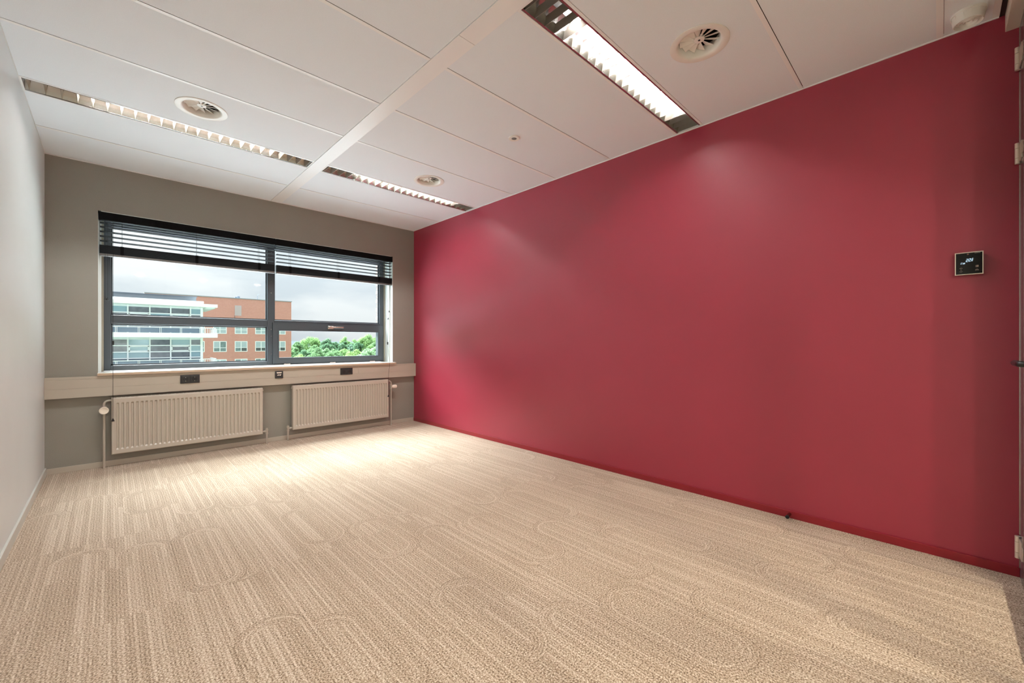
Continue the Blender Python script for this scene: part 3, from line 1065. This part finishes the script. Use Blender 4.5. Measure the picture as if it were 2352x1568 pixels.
# ------------------------------------------------------------------ corridor downlight
M_DOWN = mat('warm downlight disc', (255, 230, 200), 0.5, emit=((255, 240, 220), 900.0))
for xx, lab in ((0.9, 'left'), (2.1, 'middle'), (3.3, 'right')):
    cl = thing('corridor_downlight', 'round recessed downlight at the %s of the corridor ceiling behind the camera' % lab, 'ceiling light', (xx, -7.2, 2.72), 'corridor downlights')
    obj('rim', lathe(BM(), [(0.085, 0.0), (0.085, -0.006), (0.07, -0.006), (0.066, 0.0)], 32, close=True), M_WHITE, cl, True)
    obj('diffuser_disc', lathe(BM(), [(0, -0.003), (0.066, -0.003), (0.066, -0.001), (0, -0.001)], 16), M_DOWN, cl)

# ================================================================== OUTSIDE
GZ = -11.0
M_GROUND = mat('grass and paving outside', (70, 84, 56), 0.9, noise=(0.05, 0.25))
gr = bxo('ground', (-700, 900, 2.0, 1400, GZ - 0.5, GZ), M_GROUND)
tag(gr, 'grassy ground far below the window', 'ground', kind='structure')
rf = bxo('bounce_roof', (-30, 34, 0.37, 26, -4.6, -4.2), mat('pale daylight bounce surface', (226, 232, 236), 0.9, noise=(8, 0.1)))  # added out of view: bounces daylight up through the window onto the ceiling
tag(rf, 'added unseen pale roof below the window, bouncing daylight indoors', 'roof', kind='structure')
bm = BM()
n = 60
lo, hi = [], []
for i in range(n + 1):
    x = -500 + 1600 * i / n
    z = 3.4 + 0.5 * math.sin(i * 0.7) + 0.5 * math.sin(i * 0.31 + 1)
    lo.append((x, GZ)); hi.append((x, z))
A = [bm.verts.new((x, 900, z)) for x, z in lo]
B = [bm.verts.new((x, 940, z)) for x, z in hi]
D = [bm.verts.new((x, 1100, GZ)) for x, z in lo]
for i in range(n):
    bm.faces.new((A[i], A[i + 1], B[i + 1], B[i]))
    bm.faces.new((B[i], B[i + 1], D[i + 1], D[i]))
hl = obj('hills', bm, mat('hazy wooded ridge', (40, 53, 58), 0.95, noise=(0.06, 0.15)))
tag(hl, 'hazy blue wooded ridge on the horizon', 'hill', kind='structure')

# ------------------------------------------------------------------ white office building with balconies
M_WB = mat('white facade panel', (236, 238, 240), 0.5)
M_WG = mat('pale grey facade panel', (214, 220, 222), 0.5)
M_PENT = mat('grey roof cladding', (128, 136, 144), 0.5, noise=(0.6, 0.04))
M_PDK = mat('dark roof edge', (110, 120, 132), 0.5)
GL = [mat('blue green facade glass', (128, 156, 166), 0.08, spec=0.8),
      mat('dark facade glass', (92, 98, 106), 0.08, spec=0.8, noise=(3, 0.25)),
      mat('grey facade glass', (120, 122, 128), 0.08, spec=0.8, noise=(2.4, 0.2)),
      mat('pale facade glass', (150, 172, 178), 0.08, spec=0.8),
      mat('slate balustrade glass', (98, 112, 130), 0.12, spec=0.7)]
ob = thing('office_building', 'white office block with balconies and glass bays beyond the window', 'building', (0, 52, GZ))
XL = -10.2
bxs = lambda n, d, m, p=ob, bev=0.0: obj(n, box(BM(), d[0], d[1], d[2] - 52, d[3] - 52, d[4] - GZ, d[5] - GZ, bev), m, p)
bxs('core', (XL, 7.70, 52.45, 68, GZ, 5.6), mat('office interior shade', (120, 124, 126), 0.8))
bxs('penthouse', (XL, 7.72, 56, 66, 5.5, 6.46), M_PENT)
bxs('roof_edge', (XL - 0.1, 7.80, 55.9, 66.1, 6.46, 6.54), M_PDK)
bxs('roof_slab', (XL, 7.75, 50.7, 67, 5.30, 5.60), M_WB)
bxs('anti_bounce_deck', (XL + 0.1, 7.65, 50.8, 66.9, 5.60, 5.62), mat('dark anti bounce layer', (92, 94, 96), 0.9))  # added unseen dark layer: keeps the slab top from bouncing sun onto the penthouse
bxs('canopy', (XL, 8.97, 50.5, 58, 4.98, 5.31), M_WB)
for k in range(22):
    bxs('canopy_slat', (7.95, 8.80, 51.0 + k * 0.30, 51.0 + k * 0.30 + 0.09, 4.86, 4.979), M_WG)
mull = [7.72] + [6.73 - 1.685 * k for k in range(11)]
for f in range(4):
    dz = -3.38 * f
    if f:
        bxs('balcony_slab', (XL, 8.97, 50.5, 54.5, 5.02 + dz, 5.50 + dz), M_WB)
    bxs('spandrel', (XL, 7.75, 51.99, 52.2, 4.79 + dz, 5.02 + dz), M_WG)
    for z in (4.18, 3.51, 2.87):
        bxs('transom', (XL, 7.75, 51.92, 52.10, z - 0.05 + dz, z + 0.05 + dz), M_WB)
    zrow = [(4.23, 4.79), (3.56, 4.13), (2.92, 3.46), (2.12, 2.82)]
    for i, (a, b) in enumerate(zip(mull[1:], mull[:-1])):
        for j, (z0, z1) in enumerate(zrow):
            if f == 0: pick = [0, 0, 1, 1, 1, 0][min(5, (5 - i) % 6)] if j == 0 else random.choice((0, 1, 2))
            else: pick = random.choice((0, 1, 2, 2, 3))
            if j == 3: pick = 4
            bxs('pane', (a + 0.05, b - 0.05, 52.08, 52.14, z0 + dz, z1 + dz), GL[pick])
        if i % 2 == 1:
            bm = BM()
            x0, x1, z0, z1 = a + 0.06, b - 0.06, 3.57 + dz, 4.12 + dz
            for q in ((x0, x0 + 0.10, z0, z1), (x1 - 0.10, x1, z0, z1), (x0, x1, z0, z0 + 0.09), (x0, x1, z1 - 0.09, z1)):
                box(bm, q[0], q[1], -0.06, 0.06, q[2] - GZ, q[3] - GZ)
            obj('casement', bm, M_WB, ob)
    for i, x in enumerate(mull):
        bxs('mullion', (x - 0.055 - (0.06 if i == 0 else 0), x + 0.055 + (0.06 if i == 0 else 0), 51.90, 52.12, 2.1 + dz, 5.0 + dz), M_WB)
    # balustrade on the slab below this storey
    zs = 5.50 - 3.38 + dz
    bxs('balustrade_rail', (XL, 8.90, 50.52, 50.60, zs + 0.52, zs + 0.60), M_WB)
    for k in range(11):
        x = 7.43 - 1.655 * k
        for d in (-0.075, 0.035):
            bxs('balustrade_post', (x + d, x + d + 0.04, 50.53, 50.59, zs, zs + 0.52), M_WB)
        bxs('balustrade_panel', (x - 1.655 + 0.09, x - 0.09, 50.55, 50.57, zs + 0.03, zs + 0.50), GL[4])
    for k in range(6):
        x = 7.86 + k * 0.20
        bxs('baluster', (x, x + 0.045, 50.53, 50.58, zs, zs + 0.53), M_WB)
    for k in range(8):
        y = 50.9 + k * 0.45
        bxs('baluster', (8.86, 8.90, y, y + 0.045, zs, zs + 0.53), M_WB)
    bxs('balustrade_rail', (8.84, 8.90, 50.52, 54.5, zs + 0.52, zs + 0.60), M_WB)


# ------------------------------------------------------------------ brick building
def brick_material():
    m = bpy.data.materials.new('orange red brickwork')
    m.use_nodes = True
    t = m.node_tree
    b = t.nodes['Principled BSDF']
    tcn = t.nodes.new('ShaderNodeTexCoord')
    mp = t.nodes.new('ShaderNodeMapping')
    mp.inputs['Rotation'].default_value = (PI / 2, 0, 0)
    t.links.new(tcn.outputs['Object'], mp.inputs[0])
    br = t.nodes.new('ShaderNodeTexBrick')
    br.inputs['Color1'].default_value = (*s2l((208, 138, 124)), 1)
    br.inputs['Color2'].default_value = (*s2l((194, 120, 108)), 1)
    br.inputs['Mortar'].default_value = (*s2l((208, 168, 158)), 1)
    br.inputs['Scale'].default_value = 1.0
    br.inputs['Brick Width'].default_value = 0.22
    br.inputs['Row Height'].default_value = 0.0667
    br.inputs['Mortar Size'].default_value = 0.012
    t.links.new(mp.outputs[0], br.inputs['Vector'])
    t.links.new(br.outputs['Color'], b.inputs['Base Color'])
    b.inputs['Roughness'].default_value = 0.9
    return m


M_BRICK = brick_material()
bb = thing('brick_building', 'red brick building with white windows behind the white block', 'building', (18, 86, GZ))
bys = lambda n, d, m, p=bb: obj(n, box(BM(), d[0] - 18, d[1] - 18, d[2] - 86, d[3] - 86, d[4] - GZ, d[5] - GZ), m, p)
bys('wall', (4.5, 26.72, 86, 104, GZ, 9.26), M_BRICK)
bys('coping', (4.4, 26.82, 85.9, 104.1, 9.26, 9.40), mat('grey metal coping', (150, 156, 164), 0.5))
bys('wall_panel', (17.04, 18.09, 85.93, 86.0, 6.09, 7.99), mat('mauve grey wall panel', (190, 172, 174), 0.6))
bys('downpipe', (17.0, 17.08, 85.9, 85.99, 4.8, 6.1), mat('grey downpipe', (140, 120, 118), 0.5))
obj('roof_vent', lathe(BM(), [(0, 0), (0.30, 0), (0.30, 0.40), (0.26, 0.48), (0, 0.50)], 20, (17.85 - 18, 1.5, 9.40 - GZ)), M_PDK, bb, True)
obj('roof_vent', lathe(BM(), [(0, 0), (0.12, 0), (0.12, 0.34), (0, 0.36)], 14, (17.45 - 18, 1.5, 9.40 - GZ)), M_PDK, bb, True)
obj('mast', tube(BM(), [(21.0 - 18, 1.2, 9.40 - GZ), (21.0 - 18, 1.2, 10.25 - GZ), (21.08 - 18, 1.2, 10.38 - GZ), (21.25 - 18, 1.2, 10.42 - GZ)], 0.04, 8), M_PDK, bb)
GB = [mat('pale brick house pane', (176, 190, 196), 0.08), mat('dark brick house pane', (86, 92, 92), 0.08, noise=(3, 0.25)), mat('green brick house pane', (120, 138, 138), 0.08, noise=(3, 0.2))]
for r in range(4):
    zb = 2.67 - 3.31 * r
    for x in (7.17, 10.46, 13.75, 17.04, 20.35, 23.63):
        w0 = obj('window', None or (lambda bm: ([box(bm, q[0] - 18, q[1] - 18, -0.04, 0.10, q[2] - GZ, q[3] - GZ) for q in
                 ((x, x + 0.12, zb, zb + 1.97), (x + 1.91, x + 2.03, zb, zb + 1.97), (x + 0.12, x + 1.91, zb, zb + 0.12), (x + 0.12, x + 1.91, zb + 1.85, zb + 1.97),
                  (x + 0.95, x + 1.07, zb + 0.12, zb + 1.85), (x + 0.12, x + 0.95, zb + 0.71, zb + 0.81), (x + 1.07, x + 1.91, zb + 0.71, zb + 0.81))], bm)[1])(BM()), M_WB, bb)
        up = random.choice((0, 0, 2)) if r < 1 else random.choice((0, 1, 2))
        for q in ((x + 0.12, x + 0.95, zb + 0.12, zb + 0.71), (x + 1.07, x + 1.91, zb + 0.12, zb + 0.71)):
            bys('pane', (q[0], q[1], 86.0 - 0.01, 86.0, q[2], q[3]), GB[random.choice((up, 1, 2)) if r else 0], w0)
        for q in ((x + 0.12, x + 0.95, zb + 0.81, zb + 1.85), (x + 1.07, x + 1.91, zb + 0.81, zb + 1.85)):
            bys('pane', (q[0], q[1], 86.0 - 0.01, 86.0, q[2], q[3]), GB[random.choice((up, 0))], w0)


# ------------------------------------------------------------------ trees
def leaf_material(name, dark, light):
    m = bpy.data.materials.new(name)
    m.use_nodes = True
    t = m.node_tree
    b = t.nodes['Principled BSDF']
    g = t.nodes.new('ShaderNodeNewGeometry')
    cr = t.nodes.new('ShaderNodeValToRGB')
    cr.color_ramp.elements[0].color = (*s2l(dark), 1)
    cr.color_ramp.elements[1].color = (*s2l(light), 1)
    t.links.new(g.outputs['Random Per Island'], cr.inputs[0])
    t.links.new(cr.outputs[0], b.inputs['Base Color'])
    b.inputs['Roughness'].default_value = 0.7
    b.inputs['Specular IOR Level'].default_value = 0.2
    tl = t.nodes.new('ShaderNodeBsdfTranslucent')
    t.links.new(cr.outputs[0], tl.inputs['Color'])
    mi = t.nodes.new('ShaderNodeMixShader')
    mi.inputs[0].default_value = 0.55
    t.links.new(b.outputs[0], mi.inputs[1])
    t.links.new(tl.outputs[0], mi.inputs[2])
    t.links.new(mi.outputs[0], t.nodes['Material Output'].inputs['Surface'])
    return m


LEAF = {'m': leaf_material('mid green leaves', (81, 115, 78), (128, 162, 115)),
        'l': leaf_material('light green leaves', (98, 134, 82), (147, 178, 120)),
        'd': leaf_material('deep green leaves', (66, 100, 74), (109, 145, 109)),
        'b': leaf_material('blue green leaves', (84, 119, 99), (135, 168, 143)),
        'p': leaf_material('pale green leaves', (107, 141, 105), (161, 189, 150)),
        'y': leaf_material('yellow green leaves', (112, 145, 87), (160, 187, 123))}
M_BARK = mat('brown bark', (88, 74, 60), 0.9)
NAMES = {'m': 'mid green', 'l': 'airy light green', 'd': 'deep green', 'b': 'bluish green', 'p': 'pale green', 'y': 'yellow green'}


def tree(x, y, top, r, kind, label, group='trees beyond the window'):
    rng = random.Random(int(x * 31 + y * 7 + r * 100))
    hgt = top - GZ
    t = thing('tree', label, 'tree', (x, y, GZ), group)
    ch = min(hgt * 0.86, r * 3.1)                      # crown height
    zc = hgt - ch / 2
    obj('trunk', tube(BM(), [(0, 0, 0), (0.1, 0, (hgt - ch) * 0.6), (0, 0.05, zc)], [0.05 * r + 0.12, 0.04 * r + 0.1, 0.03 * r + 0.05], 8), M_BARK, t)
    vs, fs = [], []
    airy = kind == 'l'
    blobs = []
    nb = 24 if airy else 22
    for i in range(nb):
        while True:
            p = Vector((rng.uniform(-1, 1), rng.uniform(-1, 1), rng.uniform(-1, 1)))
            if p.length < 1: break
        p.normalize()
        s = rng.uniform(0.45, 0.85)
        if p.z < -0.3: s *= 0.7
        br = r * rng.uniform(0.24, 0.46) * (0.85 if airy else 1.0)
        blobs.append((Vector((p.x * (r - br) , p.y * (r - br), zc + p.z * (ch / 2 - br) * (0.55 + 0.5 * s))), br))
    blobs.append((Vector((0, 0, hgt - 0.36 * r)), 0.36 * r))
    ls = 0.095 * r ** 0.5 * (1.0 if airy else 1.12)
    for c, br in blobs:
        cnt = int(230 * (br / (0.38 * r)) ** 2 * (0.9 if airy else 1.15) * max(1.0, r / 3.0))
        for i in range(cnt):
            d = Vector((rng.gauss(0, 1), rng.gauss(0, 1), rng.gauss(0, 1) + 0.25)).normalized()
            p = c + d * br * rng.uniform(0.35, 1.12) ** 0.7
            nrm = (d + Vector((rng.uniform(-1, 1), rng.uniform(-1, 1), rng.uniform(-0.6, 1.0))) * 0.7).normalized()
            u, w = frame_of(nrm)
            a = rng.uniform(0, 2 * PI)
            e1 = (u * math.cos(a) + w * math.sin(a)) * ls * rng.uniform(0.7, 1.5)
            e2 = (w * math.cos(a) - u * math.sin(a)) * ls * rng.uniform(0.6, 1.1)
            k = len(vs)
            vs += [p - e1, p + e2, p + e1, p - e2]
            fs.append((k, k + 1, k + 2, k + 3))
    me = bpy.data.meshes.new('foliage')
    me.from_pydata([tuple(v) for v in vs], [], fs)
    me.materials.append(LEAF[kind])
    o = bpy.data.objects.new('foliage', me)
    C.objects.link(o)
    o.parent = t
    o['kind'] = 'stuff'
    return t


K = 1.8                                                  # woodland some 150-270 m away
spots = [(39.6, 128, 1.4, 1.8, 'm'), (47.0, 140, 3.1, 2.7, 'l'), (52.4, 150, 2.8, 1.8, 'l'), (50.9, 135, 2.3, 2.1, 'd'), (44.6, 118, 0.8, 2.2, 'd'),
         (59.2, 150, 1.3, 1.5, 'd'), (60.5, 145, 1.6, 1.3, 'd'), (49.5, 120, 0.8, 1.5, 'd'), (53.1, 122, 0.4, 1.3, 'b'), (53.4, 118, 1.2, 1.9, 'd'),
         (61.6, 148, 3.2, 1.9, 'l'), (65.9, 138, 4.0, 3.2, 'l'), (72.1, 146, 3.0, 2.1, 'l'), (54.7, 112, 0.4, 1.6, 'l'), (65.9, 150, 2.3, 1.6, 'l'),
         (32.0, 98, -0.5, 1.5, 'd'), (32.1, 104, -0.1, 1.4, 'm'), (36.3, 102, -0.1, 1.6, 'm'), (39.9, 106, -0.4, 1.5, 'p'), (37.9, 96, -0.4, 1.6, 'm'),
         (43.7, 104, -0.5, 1.8, 'l'), (38.9, 90, -1.1, 1.5, 'y'), (46.4, 103, -0.7, 1.6, 'y'), (46.6, 97, -0.4, 1.8, 'p'), (50.5, 100, 0.0, 1.9, 'p'),
         (31.5, 90, -1.1, 1.5, 'm'), (34.6, 89, -1.1, 1.4, 'm'), (36.6, 92, -1.0, 1.4, 'm'), (42.4, 90, -1.2, 1.6, 'p'), (45.6, 88, -1.2, 1.7, 'b'),
         (28.2, 88, -1.3, 1.4, 'y'), (29.0, 98, -0.6, 1.6, 'm'), (34.5, 120, 0.8, 2.2, 'm'), (74.5, 140, 2.6, 2.6, 'm'), (66.5, 118, 1.2, 2.4, 'd'),
         (60.0, 108, 0.4, 2.2, 'p'), (55.5, 95, -0.5, 2.2, 'm'), (49.5, 89, -1.1, 1.9, 'l'), (58.5, 118, 1.0, 1.9, 'm'), (40.5, 116, 0.4, 1.9, 'm'), (56.5, 130, 0.9, 2.0, 'd')]
zlev = lambda z: 1.147 + (z - 1.147) * K
LAB = {(65.9, 4.0): 'tallest airy light green tree at the right end of the woodland',
       (47.0, 3.1): 'tall airy light green tree just right of the brick building',
       (50.9, 2.3): 'rounded deep green tree rising left of the ridge gap in the woodland',
       (38.9, -1.1): 'low yellow green tree at the front centre of the woodland'}
ORD = ('first', 'second', 'third', 'fourth', 'fifth', 'sixth', 'seventh', 'eighth', 'ninth', 'tenth', 'eleventh')
rowof = lambda y: 'front' if y < 107 else ('middle' if y < 126 else 'back')
for x, y, top, r, k in spots:
    lab = LAB.get((x, top))
    row = rowof(y)
    same = sorted(q[0] / (q[1] + 3) for q in spots if q[4] == k and rowof(q[1]) == row and (q[0], q[2]) not in LAB)
    if not lab:
        o = same.index(x / (y + 3))
        lab = ('%s %s tree from the brick building in the %s rows of the woodland' % (ORD[o], NAMES[k], row) if len(same) > 1
               else 'only %s tree in the %s rows of the woodland' % (NAMES[k], row))
    tree(x * K, y * K, zlev(top), r * K * 1.3, k, lab, 'trees of the woodland beyond the window')
